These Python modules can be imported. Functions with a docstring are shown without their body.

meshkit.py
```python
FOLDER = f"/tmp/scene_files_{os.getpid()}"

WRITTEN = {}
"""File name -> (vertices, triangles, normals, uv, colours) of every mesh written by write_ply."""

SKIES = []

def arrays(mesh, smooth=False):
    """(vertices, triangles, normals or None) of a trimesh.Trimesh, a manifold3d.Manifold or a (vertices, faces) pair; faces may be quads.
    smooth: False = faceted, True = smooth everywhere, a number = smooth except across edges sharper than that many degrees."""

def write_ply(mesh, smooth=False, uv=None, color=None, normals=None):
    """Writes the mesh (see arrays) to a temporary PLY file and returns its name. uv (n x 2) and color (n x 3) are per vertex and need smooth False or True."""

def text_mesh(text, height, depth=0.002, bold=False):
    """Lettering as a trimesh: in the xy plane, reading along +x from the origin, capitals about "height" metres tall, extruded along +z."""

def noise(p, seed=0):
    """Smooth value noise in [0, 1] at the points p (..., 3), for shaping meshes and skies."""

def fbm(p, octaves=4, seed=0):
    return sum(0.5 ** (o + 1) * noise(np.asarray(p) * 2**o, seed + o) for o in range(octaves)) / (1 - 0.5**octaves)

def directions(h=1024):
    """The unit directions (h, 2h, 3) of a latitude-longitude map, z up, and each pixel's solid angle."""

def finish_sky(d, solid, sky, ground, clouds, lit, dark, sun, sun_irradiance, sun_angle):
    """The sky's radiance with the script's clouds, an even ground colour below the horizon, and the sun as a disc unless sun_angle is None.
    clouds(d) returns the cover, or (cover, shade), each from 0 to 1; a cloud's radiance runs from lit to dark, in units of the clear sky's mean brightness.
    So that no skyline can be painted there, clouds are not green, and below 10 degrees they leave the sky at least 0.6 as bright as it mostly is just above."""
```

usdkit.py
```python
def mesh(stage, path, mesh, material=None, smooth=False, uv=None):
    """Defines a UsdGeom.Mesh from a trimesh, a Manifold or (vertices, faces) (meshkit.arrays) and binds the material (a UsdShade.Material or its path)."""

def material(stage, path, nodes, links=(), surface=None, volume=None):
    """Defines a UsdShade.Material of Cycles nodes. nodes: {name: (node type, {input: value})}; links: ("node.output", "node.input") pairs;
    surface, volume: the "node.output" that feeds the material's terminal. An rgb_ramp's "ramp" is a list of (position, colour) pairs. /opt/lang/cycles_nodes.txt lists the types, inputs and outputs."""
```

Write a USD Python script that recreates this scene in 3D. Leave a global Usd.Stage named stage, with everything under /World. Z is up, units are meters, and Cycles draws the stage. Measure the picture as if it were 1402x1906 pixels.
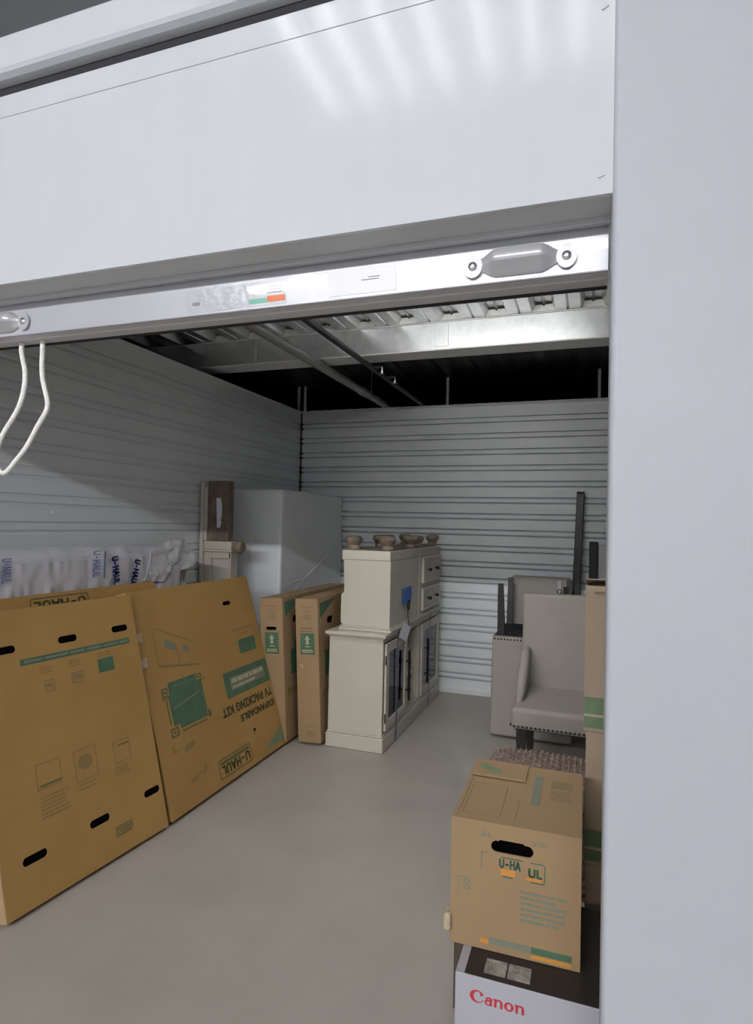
import math, random
import numpy as np
import trimesh, manifold3d, usdkit, meshkit
from shapely.geometry import Polygon, LineString, Point, box as sbox
from shapely import affinity
from shapely.ops import unary_union
from pxr import Usd, UsdGeom, UsdLux, Gf, Sdf

random.seed(7)
stage = Usd.Stage.CreateInMemory()
UsdGeom.SetStageUpAxis(stage, UsdGeom.Tokens.z)
UsdGeom.SetStageMetersPerUnit(stage, 1.0)
UsdGeom.Xform.Define(stage, '/World')
UsdGeom.Scope.Define(stage, '/World/Looks')

# ---------------------------------------------------------------- camera
W_PX, H_PX, F_PX = 1402, 1906, 1132.5
YAW, PITCH, ROLL = 0.34032, 0.01837, 0.02171
CAM = np.array([0.0, 0.0, 1.5])
_f = np.array([-math.sin(YAW) * math.cos(PITCH), math.cos(YAW) * math.cos(PITCH), math.sin(PITCH)])
_r = np.array([math.cos(YAW), math.sin(YAW), 0.0]); _u = np.cross(_r, _f)
_r2 = math.cos(ROLL) * _r + math.sin(ROLL) * _u; _u2 = math.cos(ROLL) * _u - math.sin(ROLL) * _r
cam = UsdGeom.Camera.Define(stage, '/World/camera')
cam.AddTransformOp().Set(Gf.Matrix4d(*[float(x) for x in (*_r2, 0, *_u2, 0, *(-_f), 0, *CAM, 1)]))
cam.CreateHorizontalApertureAttr(36.0)
cam.CreateVerticalApertureAttr(36.0 * H_PX / W_PX)
cam.CreateFocalLengthAttr(36.0 * F_PX / W_PX)
cam.CreateClippingRangeAttr(Gf.Vec2f(0.05, 100))
EXPOSURE = 0.0
cam.CreateExposureAttr(EXPOSURE)

# ---------------------------------------------------------------- light (corridor strip lights are built as real fixtures below)
LAMP_STRENGTH = 212.0
LAMP_Y, LAMP_Z = -4.0, 3.35
LAMP_COLOR = (1.0, 0.985, 1.0)
STREAK_STRENGTH = 7.0  # tubes added to mirror as streaks in the header
UNIT_FILL = 52.0                        # added strip light inside the unit, brightens its back
HALL_Y, HALL_Z = -7.0, 3.9           # the loading hall in front of the unit

# ---------------------------------------------------------------- materials
L = '/World/Looks/'
_mats = {}
def mat(name, color, rough=0.6, metallic=0.0, spec=0.5, var=0.0, scale=6.0, bump=0.0, bscale=60.0, emit=None, trans=0.0, tint=None, stretch=None, detail=4.0, coat=0.0):
    """Procedural principled material: base colour varied by noise between color*(1-var) and color*(1+var) (or towards tint), noise bump."""
    nodes = {'p': ('principled_bsdf', {'roughness': rough, 'metallic': metallic, 'specular_ior_level': spec, 'base_color': color, 'coat_weight': coat})}
    links = []
    if trans: nodes['p'][1]['transmission_weight'] = trans
    if emit:
        nodes['p'][1]['emission_color'] = emit[0]; nodes['p'][1]['emission_strength'] = emit[1]
    if var or bump:
        nodes['tc'] = ('texture_coordinate', {})
        nodes['mp'] = ('mapping', {'scale': stretch or (1, 1, 1)})
        links.append(('tc.object', 'mp.vector'))
    if var:
        lo = tuple(c * (1 - var) for c in color); hi = tuple(min(1, c * (1 + var)) for c in color)
        if tint: lo = tint
        nodes['n'] = ('noise_texture', {'scale': scale, 'detail': detail, 'roughness': 0.6})
        nodes['r'] = ('rgb_ramp', {'ramp': [(0.3, lo), (0.7, hi)]})
        links += [('mp.vector', 'n.vector'), ('n.fac', 'r.fac'), ('r.color', 'p.base_color')]
    if bump:
        nodes['n2'] = ('noise_texture', {'scale': bscale, 'detail': 3.0})
        nodes['b'] = ('bump', {'strength': bump, 'distance': 0.01})
        links += [('mp.vector', 'n2.vector'), ('n2.fac', 'b.height'), ('b.normal', 'p.normal')]
    _mats[name] = usdkit.material(stage, L + name, nodes, links, surface='p.BSDF')
    return name

mat('floor_concrete', (0.385, 0.358, 0.315), 0.42, var=0.07, scale=2.6, bump=0.04, bscale=90, detail=6)
mat('hall_concrete', (0.30, 0.285, 0.26), 0.45, var=0.10, scale=1.6)
mat('front_paint', (0.60, 0.625, 0.66), 0.12, var=0.012, scale=1.2, bump=0.012, bscale=1.4, stretch=(10, 1, 0.7))
mat('jamb_paint', (0.46, 0.48, 0.52), 0.5, spec=0.35, var=0.012, scale=1.2)
mat('hall_deck', (0.085, 0.09, 0.095), 0.6, metallic=0.2)
mat('front_edge', (0.60, 0.61, 0.60), 0.45)
mat('corrugated_paint', (0.755, 0.79, 0.81), 0.42, var=0.03, scale=2)
mat('wall_trim', (0.72, 0.73, 0.74), 0.45)
mat('dark_gap', (0.03, 0.03, 0.035), 0.8)  # near-black for strips that paint the shade of joints
mat('galvanised', (0.76, 0.78, 0.785), 0.32, metallic=0.8, var=0.10, scale=14, bump=0.10, bscale=5)
mat('galv_bright', (0.84, 0.85, 0.85), 0.35, metallic=0.0, var=0.08, scale=20)
mat('door_alu', (0.52, 0.53, 0.57), 0.33, metallic=0.15, coat=0.1)
mat('door_under', (0.70, 0.70, 0.73), 0.45, metallic=0.0)
mat('door_curtain', (0.56, 0.57, 0.59), 0.45, metallic=0.1)
mat('shade_black', (0.012, 0.012, 0.014), 0.4, bump=0.1, bscale=5)  # black that paints the shade on the deck behind the beam
mat('rubber', (0.02, 0.02, 0.022), 0.7)
mat('handle_steel', (0.60, 0.61, 0.63), 0.28, metallic=0.35)
mat('chrome', (0.72, 0.72, 0.74), 0.22, metallic=1.0)
mat('clear_label', (0.52, 0.54, 0.57), 0.25, bump=0.2, bscale=30, coat=0.3)
mat('white_label', (0.78, 0.79, 0.82), 0.33)
mat('label_green', (0.18, 0.52, 0.40), 0.4)
mat('label_orange', (0.80, 0.20, 0.06), 0.4)
mat('label_ink', (0.28, 0.29, 0.33), 0.5)
mat('rope_white', (0.95, 0.95, 0.89), 0.7, var=0.1, scale=80, bump=0.4, bscale=200)
mat('pipe_grey', (0.36, 0.36, 0.35), 0.45, metallic=0.5, var=0.08, scale=8)
mat('pipe_black', (0.02, 0.02, 0.022), 0.5)
mat('cardboard', (0.385, 0.232, 0.078), 0.72, spec=0.3, var=0.07, scale=2.2, bump=0.05, bscale=30)
mat('cardboard_tan', (0.34, 0.23, 0.124), 0.72, spec=0.3, var=0.06, scale=2.5, bump=0.05, bscale=30)
mat('cardboard_pale', (0.42, 0.325, 0.23), 0.72, spec=0.3, var=0.06, scale=2.5, bump=0.05, bscale=30)
mat('cardboard_edge', (0.40, 0.28, 0.15), 0.85)
mat('box_dark', (0.004, 0.003, 0.003), 1.0, spec=0.0)  # near-black that paints the shade inside the boxes
mat('print_green', (0.07, 0.145, 0.085), 0.6, var=0.2, scale=12)
mat('print_green_pale', (0.17, 0.23, 0.12), 0.6, var=0.15, scale=12)
mat('print_olive', (0.13, 0.125, 0.045), 0.65)
mat('print_faint', (0.25, 0.165, 0.062), 0.7)
mat('print_faint_tan', (0.235, 0.175, 0.09), 0.7)
mat('print_grey_green', (0.19, 0.21, 0.155), 0.7)
mat('print_orange', (0.62, 0.27, 0.05), 0.6)
mat('print_pale', (0.46, 0.42, 0.28), 0.6)
mat('packing_tape', (0.50, 0.40, 0.27), 0.10, bump=0.9, bscale=60, coat=0.8)
mat('green_tape', (0.16, 0.24, 0.125), 0.25, var=0.12, scale=14, coat=0.4)
mat('bag_plastic', (0.62, 0.63, 0.68), 0.32, var=0.05, scale=5, bump=0.25, bscale=14, coat=0.2)
mat('bag_print', (0.16, 0.20, 0.44), 0.45, var=0.25, scale=18)
mat('wrap_plastic', (0.74, 0.77, 0.80), 0.40, var=0.03, scale=3, bump=0.12, bscale=7)
mat('cream_paint', (0.54, 0.505, 0.43), 0.45, var=0.04, scale=4, bump=0.02, bscale=40)
mat('cream_inside', (0.58, 0.54, 0.47), 0.55)
mat('raw_wood', (0.135, 0.10, 0.072), 0.65, var=0.4, scale=9, stretch=(2, 2, 1), bump=0.1, bscale=30)
mat('worn_foot', (0.21, 0.16, 0.115), 0.55, var=0.5, scale=14)
mat('black_metal', (0.015, 0.015, 0.016), 0.4, metallic=0.6)
mat('bronze', (0.10, 0.085, 0.06), 0.4, metallic=0.7)
mat('chair_fabric', (0.315, 0.29, 0.262), 0.75, spec=0.3, var=0.05, scale=5, bump=0.05, bscale=300)
mat('chair_leg', (0.028, 0.026, 0.024), 0.4, var=0.3, scale=30, stretch=(4, 4, 1))
mat('dust_cover', (0.01, 0.01, 0.011), 0.9)
mat('nailhead', (0.045, 0.04, 0.036), 0.3, metallic=0.6)
mat('bed_wood', (0.011, 0.0135, 0.016), 0.45, var=0.25, scale=14, stretch=(6, 6, 1))
mat('headboard_fabric', (0.46, 0.47, 0.48), 0.8)
mat('wicker', (0.185, 0.135, 0.11), 0.7, var=0.45, scale=45)
mat('white_carton', (0.42, 0.42, 0.465), 0.45, var=0.015, scale=3)
mat('black_carton', (0.022, 0.020, 0.019), 0.45)
mat('red_ink', (0.50, 0.035, 0.045), 0.45)
mat('silver_tape', (0.42, 0.43, 0.42), 0.2, metallic=0.4, var=0.4, scale=35, bump=0.6, bscale=50)
mat('brown_carton', (0.09, 0.065, 0.045), 0.7, var=0.2, scale=8)
mat('blue_tape', (0.03, 0.12, 0.50), 0.5)
mat('paper', (0.66, 0.67, 0.73), 0.6)
mat('strap_blue', (0.10, 0.09, 0.26), 0.4)
mat('lamp_housing', (0.8, 0.8, 0.8), 0.5)
mat('streak_tube', (0.9, 0.9, 0.9), 0.5, emit=(LAMP_COLOR, STREAK_STRENGTH))
mat('unit_fill_lens', (0.9, 0.9, 0.9), 0.5, emit=((1.0, 0.99, 0.97), UNIT_FILL))
mat('lamp_lens', (0.9, 0.9, 0.9), 0.5, emit=(LAMP_COLOR, LAMP_STRENGTH))
# thin glass for the console door
usdkit.material(stage, L + 'pane_glass', {'f': ('fresnel', {'IOR': 1.5}), 't': ('transparent_bsdf', {'color': (0.93, 0.95, 0.95)}), 'g': ('glossy_bsdf', {'roughness': 0.04, 'color': (0.9, 0.9, 0.92)}), 'm': ('mix_closure', {})},
                [('f.fac', 'm.fac'), ('t.BSDF', 'm.closure1'), ('g.BSDF', 'm.closure2')], surface='m.closure')

# ---------------------------------------------------------------- helpers
def free(path):
    if not stage.GetPrimAtPath(path): return path
    k = 1
    while stage.GetPrimAtPath(f'{path}_{k:03d}'): k += 1
    return f'{path}_{k:03d}'

def tag(p, label=None, cat=None, group=None, kind=None):
    p = p.GetPrim() if hasattr(p, 'GetPrim') else p
    for k, v in (('label', label), ('category', cat), ('group', group), ('kind', kind)):
        if v: p.SetCustomDataByKey(k, v)
    return p

def thing(name, label=None, cat=None, M=None, group=None, kind=None):
    x = UsdGeom.Xform.Define(stage, free('/World/' + name))
    if M is not None:
        x.AddTransformOp().Set(Gf.Matrix4d(*[float(v) for v in np.asarray(M).T.ravel()]))
    return tag(x, label, cat, group, kind)

def obj(name, mesh, m, parent=None, smooth=30, label=None, kind=None):
    base = (str(parent.GetPath()) if parent is not None else '/World') + '/' + name
    if isinstance(mesh, (list, tuple)) and len(mesh) and isinstance(mesh[0], trimesh.Trimesh):
        mesh = trimesh.util.concatenate(list(mesh))
    p = usdkit.mesh(stage, free(base), mesh, L + m, smooth=smooth).GetPrim()
    if kind is None and name.endswith(('print', 'lettering')): kind = 'stuff'
    return tag(p, label, None, None, kind)

def T(x=0, y=0, z=0):
    M = np.eye(4); M[:3, 3] = (x, y, z); return M
def Rx(a): return trimesh.transformations.rotation_matrix(a, [1, 0, 0])
def Ry(a): return trimesh.transformations.rotation_matrix(a, [0, 1, 0])
def Rz(a): return trimesh.transformations.rotation_matrix(a, [0, 0, 1])
def mv(m, M):
    m = m.copy(); m.apply_transform(M); return m
def frameM(o, X, Y, Z):
    M = np.eye(4); M[:3, 0], M[:3, 1], M[:3, 2], M[:3, 3] = X, Y, Z, o; return M

def bx(x0, x1, y0, y1, z0, z1, c=0.0):
    """box, its edges chamfered by c"""
    if c <= 0:
        m = trimesh.creation.box(extents=(x1 - x0, y1 - y0, z1 - z0)); m.apply_translation(((x0 + x1) / 2, (y0 + y1) / 2, (z0 + z1) / 2)); return m
    pts = []
    for sx, ix in ((x0, 1), (x1, -1)):
        for sy, iy in ((y0, 1), (y1, -1)):
            for sz, iz in ((z0, 1), (z1, -1)):
                pts += [(sx, sy + iy * c, sz + iz * c), (sx + ix * c, sy, sz + iz * c), (sx + ix * c, sy + iy * c, sz)]
    return trimesh.convex.convex_hull(np.array(pts))

def rbox(x0, x1, y0, y1, z0, z1, r, seg=12):
    """rounded box: hull of spheres"""
    s = manifold3d.Manifold.sphere(r, seg * 2)
    ms = [s.translate((x, y, z)) for x in (x0 + r, x1 - r) for y in (y0 + r, y1 - r) for z in (z0 + r, z1 - r)]
    mm = manifold3d.Manifold.batch_hull(ms).to_mesh()
    return trimesh.Trimesh(mm.vert_properties[:, :3], mm.tri_verts)

def tube(pts, r, seg=10, closed=False):
    """swept round tube through points"""
    pts = np.asarray(pts, float); n = len(pts)
    tan = np.gradient(pts, axis=0); tan /= np.linalg.norm(tan, axis=1, keepdims=True)
    up = np.array([0.0, 0, 1]) if abs(tan[0][2]) < 0.9 else np.array([1.0, 0, 0])
    v, rr = [], np.broadcast_to(r, n)
    a = np.linspace(0, 2 * np.pi, seg, endpoint=False)
    nrm = np.cross(tan[0], up); nrm /= np.linalg.norm(nrm)
    for i in range(n):
        nrm = nrm - tan[i] * (nrm @ tan[i]); nrm /= np.linalg.norm(nrm); b = np.cross(tan[i], nrm)
        v.append(pts[i] + rr[i] * (np.cos(a)[:, None] * nrm + np.sin(a)[:, None] * b))
    v = np.vstack(v + [pts[:1], pts[-1:]]); f = []
    for i in range(n - 1):
        for k in range(seg):
            k2 = (k + 1) % seg; A, B, C, D = i * seg + k, i * seg + k2, (i + 1) * seg + k2, (i + 1) * seg + k
            f += [(A, B, C), (A, C, D)]
    c0, c1 = n * seg, n * seg + 1
    for k in range(seg):
        k2 = (k + 1) % seg
        f += [(c0, k2, k), (c1, (n - 1) * seg + k, (n - 1) * seg + k2)]
    m = trimesh.Trimesh(v, f); m.fix_normals(); return m

def spline(pts, n=40):
    from scipy.interpolate import CubicSpline
    pts = np.asarray(pts, float); d = np.r_[0, np.cumsum(np.linalg.norm(np.diff(pts, axis=0), axis=1))]
    return CubicSpline(d, pts)(np.linspace(0, d[-1], n))

def cyl(p, q, r, seg=20):
    return trimesh.creation.cylinder(radius=r, segment=[p, q], sections=seg)

def lathe(prof, seg=24):
    return trimesh.creation.revolve(np.array(prof, float), sections=seg)

def ext(poly, d):
    g = getattr(poly, 'geoms', [poly])
    return trimesh.util.concatenate([trimesh.creation.extrude_polygon(p, d, engine='earcut') for p in g if p.area > 1e-9])

# faces of a local box (x width, y depth into the box, z up): maps drawing plane (x, y, out) to the box
FRONT = np.array([[1, 0, 0, 0], [0, 0, -1, 0], [0, 1, 0, 0], [0, 0, 0, 1.0]])
def RIGHT(x): return np.array([[0, 0, 1, x], [1, 0, 0, 0], [0, 1, 0, 0], [0, 0, 0, 1.0]])
def TOP(z): return np.array([[1, 0, 0, 0], [0, 1, 0, 0], [0, 0, 1, z], [0, 0, 0, 1.0]])

def flat(poly, M=FRONT, lift=0.0, d=0.0008):
    m = ext(poly, d); m.apply_translation((0, 0, lift)); return mv(m, M)

def letters(text, x0, y0, x1, y1, M=FRONT, lift=0.0, turn=0, bold=True, d=0.0008, heavy=0.0):
    """text fitted to a rectangle of the drawing plane, turned by turn degrees within it"""
    m = meshkit.text_mesh(text, 1.0, 1.0, bold)
    lo, hi = m.bounds
    w, h = (x1 - x0, y1 - y0) if turn % 180 == 0 else (y1 - y0, x1 - x0)
    m.apply_translation(-(lo + hi) / 2); m.apply_scale(1.0)
    S = np.diag([w / (hi[0] - lo[0]), h / (hi[1] - lo[1]), d, 1.0]); m.apply_transform(S)
    m.apply_transform(Rz(math.radians(turn))); m.apply_translation(((x0 + x1) / 2, (y0 + y1) / 2, d / 2 + lift))
    if heavy: m = trimesh.util.concatenate([mv(m, T(a * heavy, b * heavy, 0)) for a, b in ((0, 0), (-1, 0), (1, 0), (0, 1), (0, -1))])
    return mv(m, M)

def ring(x0, y0, x1, y1, t, r=0.0):
    o = sbox(x0 + r, y0 + r, x1 - r, y1 - r).buffer(r) if r else sbox(x0, y0, x1, y1)
    return o.difference(o.buffer(-t))

def slot(cx, cy, w, h):
    return LineString([(cx - w / 2 + h / 2, cy), (cx + w / 2 - h / 2, cy)]).buffer(h / 2, quad_segs=6)

def carton(parent, w, d, h, m, holes=(), side_holes=(), t=0.005, name='carton_body', top=True):
    """hollow cardboard box in local coordinates, its hand holes really cut through"""
    front = sbox(0, 0, w, h)
    for s in holes: front = front.difference(s)
    fr = mv(ext(front, t), FRONT); fr.apply_translation((0, t, 0))
    right = sbox(t, 0, d, h)
    for s in side_holes: right = right.difference(s)
    rt = mv(ext(right, t), RIGHT(w - t))
    parts = [fr, rt, bx(0, t, t, d, 0, h), bx(t, w - t, d - t, d, 0, h), bx(t, w - t, t, d - t, 0, t)]
    if top: parts.append(bx(t, w - t, t, d - t, h - t, h))
    obj(name, parts, m, parent, smooth=False)

def lines(x0, y0, x1, y1, n, fill=0.5, seed=0, ragged=0.25):
    """rows of tiny print, too small to read: n bars of uneven length"""
    rg = random.Random(seed); out = []
    s = (y1 - y0) / n
    for k in range(n):
        y = y1 - (k + 0.5) * s; x = x0
        end = x1 - rg.random() * ragged * (x1 - x0)
        while x < end:
            wd = (0.06 + rg.random() * 0.16) * (x1 - x0); out.append(sbox(x, y - s * fill / 2, min(x + wd, end), y + s * fill / 2)); x += wd + 0.025 * (x1 - x0)
    return unary_union(out)

# ================================================================ THE SETTING
XL, YB, YF = -2.72, 5.40, 1.21          # left wall, back wall, front plane
WALL_H, DECK_Z = 2.57, 2.85
JX = 0.028                               # right edge of the door opening
JL = -2.58

fl = thing('floor', kind='structure', label='smooth grey concrete floor of the storage unit and corridor')
obj('slab', bx(-6.2, 4.2, HALL_Y, YF + 0.05, -0.12, 0), 'hall_concrete', fl)
obj('slab', bx(-6.2, 4.2, YF + 0.05, 8, -0.12, 0), 'floor_concrete', fl)

# corrugated sheet profile along z: pairs of narrow grooves every 0.1425 m
def sheet_poly(z0, z1, thick=0.003, lap=0.0, hw=0.0078, fl=0.0072, dp=0.036):
    pts = [(z0, lap)]
    for k in range(-10, 12):
        zc = 1.153 + 0.1425 * k
        for s in (-1, 1):
            a = zc + s * 0.0225
            if a - 0.015 > z0 and a + 0.015 < z1:
                pts += [(a - hw, lap), (a - fl, lap + dp), (a + fl, lap + dp), (a + hw, lap)]
    pts.append((z1, lap))
    back = [(p, q + thick) for p, q in pts[::-1]]
    return Polygon(pts + back)
SHEETS = [(0.03, 0.94), (0.938, 1.79), (1.788, WALL_H)]

wb = thing('wall_back', kind='structure', label='corrugated pale grey steel wall at the back of the unit')
MB = np.array([[0, 0, 1, XL + 0.012], [0, 1, 0, YB], [1, 0, 0, 0], [0, 0, 0, 1.0]])
for i, (a, b) in enumerate(SHEETS):
    obj('steel_panel', mv(ext(sheet_poly(a, b, lap=-0.002 * (i % 2)), 4.45), MB), 'corrugated_paint', wb, smooth=False)
obj('base_track', bx(XL, 1.75, YB - 0.022, YB + 0.02, 0, 0.032, 0.003), 'wall_trim', wb)
obj('top_track', bx(XL, 1.75, YB - 0.012, YB + 0.03, WALL_H - 0.008, WALL_H + 0.018, 0.002), 'wall_trim', wb)
obj('corner_shade', bx(XL - 0.005, XL + 0.011, YB - 0.012, YB + 0.02, 0, WALL_H), 'dark_gap', wb)  # dark strip painting the shade in the wall corner
wl = thing('wall_left', kind='structure', label='corrugated pale grey steel wall along the left of the unit')
ML = np.array([[0, -1, 0, XL], [0, 0, 1, YF + 0.06], [1, 0, 0, 0], [0, 0, 0, 1.0]])
for i, (a, b) in enumerate(SHEETS):
    obj('steel_panel', mv(ext(sheet_poly(a, b, lap=-0.002 * (i % 2), hw=0.011, fl=0.005, dp=0.012), YB - YF - 0.062), ML), 'corrugated_paint', wl, smooth=False)
obj('base_track', bx(XL - 0.03, XL + 0.02, YF + 0.06, YB - 0.03, 0, 0.032, 0.003), 'wall_trim', wl)
obj('top_track', bx(XL - 0.03, XL + 0.010, YF + 0.06, YB, WALL_H - 0.004, WALL_H + 0.014, 0.002), 'corrugated_paint', wl)
for y, z in ((2.49, 1.52), (2.46, 1.41), (3.2, 2.2), (3.2, 1.93)):
    obj('screw', mv(trimesh.creation.icosphere(2, 0.007), T(XL + 0.003, y, z)), 'wall_trim', wl)
wr = thing('wall_right', kind='structure', label='corrugated steel wall along the hidden right side of the unit')
MR = np.array([[0, 1, 0, 1.75], [0, 0, 1, YF + 0.12], [1, 0, 0, 0], [0, 0, 0, 1.0]])
for i, (a, b) in enumerate(SHEETS):
    obj('steel_panel', mv(ext(sheet_poly(a, b, lap=-0.002 * (i % 2)), YB - YF - 0.13), MR), 'corrugated_paint', wr, smooth=False)
st = thing('trim_1', kind='structure', label='short steel struts tying the wall tops up to the metal deck')
for x, y in ((-1.252, YB + 0.005), (-2.760, YB + 0.01), (-2.690, YB + 0.01), (0.045, YB + 0.005)):
    obj('strut', bx(x - 0.012, x + 0.012, y - 0.006, y + 0.012, WALL_H, DECK_Z + 0.002, 0.002), 'galv_bright', st)

# ---- front wall: white header over the door, its underside, the top channel, jambs
wf = thing('wall_front', kind='structure', label='glossy white steel front wall with a header over the door and a wide right jamb')
SEAM = 2.594
obj('header_panel', bx(-2.9, JX + 0.01, YF, YF + 0.012, 2.13, SEAM - 0.0006, 0.0008), 'front_paint', wf)
obj('header_strip', bx(-2.9, JX + 0.01, YF, YF + 0.012, SEAM + 0.0006, 2.655, 0.0008), 'front_paint', wf)
obj('header_backing', bx(-2.9, JX + 0.01, YF + 0.013, YF + 0.02, 2.14, 2.80), 'front_edge', wf)
obj('header_underside', bx(-2.9, JX + 0.004, YF + 0.0125, YF + 0.088, 2.130, 2.139, 0.001), 'front_edge', wf)
obj('inner_lip', bx(-2.9, JX + 0.004, YF + 0.088, YF + 0.104, 2.118, 2.139, 0.002), 'door_curtain', wf)
prof = Polygon([(YF - 0.035, 2.686), (YF - 0.041, 2.694), (YF - 0.041, 2.722), (YF - 0.028, 2.732), (YF - 0.028, 2.792), (YF - 0.022, 2.800), (YF + 0.012, 2.800), (YF + 0.012, 2.680), (YF - 0.020, 2.680)])
MX = np.array([[0, 0, 1, -2.9], [1, 0, 0, 0], [0, 1, 0, 0], [0, 0, 0, 1.0]])
obj('top_channel', mv(ext(prof, 2.9 + JX + 0.01), MX), 'front_paint', wf, smooth=False)
obj('shadow_gap', bx(-2.9, JX + 0.01, YF + 0.004, YF + 0.0125, 2.6555, 2.6795), 'dark_gap', wf)  # groove shade put in as a near-black strip
def jamb(x0, x1, y0, y1, r, side):
    s = sbox(x0, y0, x1, y1)
    c = sbox(x0 + r, y0 + r, x1 - r, y1 - r).buffer(r, quad_segs=6)
    keep = sbox(x0, y0, x0 + r, y0 + r) if side < 0 else sbox(x1 - r, y0, x1, y0 + r)
    return ext(s.difference(keep).union(c), DECK_Z - 0.003)
obj('jamb_panel', jamb(JX, 1.9, YF - 0.012, YF + 0.11, 0.014, -1), 'jamb_paint', wf)
obj('jamb_panel', jamb(-3.4, JL, YF - 0.012, YF + 0.11, 0.014, 1), 'jamb_paint', wf)
for x, z, a in ((0.008, 2.165, 0.35), (0.010, 2.488, 0.5)):
    obj('screw', mv(trimesh.creation.box((0.013, 0.004, 0.0035)), T(x, YF - 0.0005, z) @ Ry(-a)), 'front_edge', wf)
obj('dent_mark', mv(trimesh.creation.box((0.014, 0.001, 0.004)), T(-0.807, YF - 0.0002, 2.598) @ Ry(-0.5)), 'front_edge', wf)
obj('fill_panel', bx(-6.2, -3.4, YF, YF + 0.02, 0, DECK_Z - 0.003), 'front_paint', wf)
obj('fill_panel', bx(1.9, 4.2, YF, YF + 0.02, 0, DECK_Z - 0.003), 'front_paint', wf)

co = thing('wall_corridor', kind='structure', label='white corridor wall opposite the unit, behind the viewer')
obj('wall_panel', bx(-6.2, 4.2, HALL_Y - 0.1, HALL_Y, 0, HALL_Z), 'jamb_paint', co)
obj('end_panel', bx(-6.3, -6.2, HALL_Y - 0.1, YF + 0.02, 0, HALL_Z), 'jamb_paint', co)
obj('end_panel', bx(4.2, 4.3, HALL_Y - 0.1, YF + 0.02, 0, HALL_Z), 'jamb_paint', co)
obj('upper_fascia', bx(-6.2, 4.2, YF + 0.03, YF + 0.05, 2.80, HALL_Z), 'hall_deck', co)

# ---- ceiling: ribbed metal deck, ribs running along y
ce = thing('ceiling', kind='structure', label='ribbed galvanised metal deck ceiling')
PER, PH = 0.2935, -0.303                  # an upper flute is centred on x = PH
def deck_profile(k0, k1, t=0.0015):
    pts = []
    for k in range(k0, k1):
        c = PH + PER * k
        pts += [(c - PER / 2, DECK_Z + 0.010), (c - PER / 2 + 0.008, DECK_Z), (c - 0.0725, DECK_Z), (c - 0.0475, DECK_Z + 0.055), (c - 0.011, DECK_Z + 0.055), (c, DECK_Z + 0.042), (c + 0.011, DECK_Z + 0.055), (c + 0.0475, DECK_Z + 0.055), (c + 0.0725, DECK_Z), (c + PER / 2 - 0.008, DECK_Z)]
    pts.append((PH + PER * (k1 - 1) + PER / 2, DECK_Z + 0.010))
    return Polygon(pts + [(x, z + t) for x, z in pts[::-1]])
for k in range(-20, 16, 3):
    obj('deck_panel', mv(ext(deck_profile(k, k + 3), 4.9), np.array([[1, 0, 0, 0], [0, 0, 1, YF + 0.052], [0, 1, 0, 0], [0, 0, 0, 1.0]])), 'galvanised', ce, smooth=False)
obj('hall_deck', bx(-6.2, 4.2, HALL_Y, YF + 0.05, HALL_Z, HALL_Z + 0.02), 'hall_deck', ce)
BY = 3.92                                 # beam web
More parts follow.
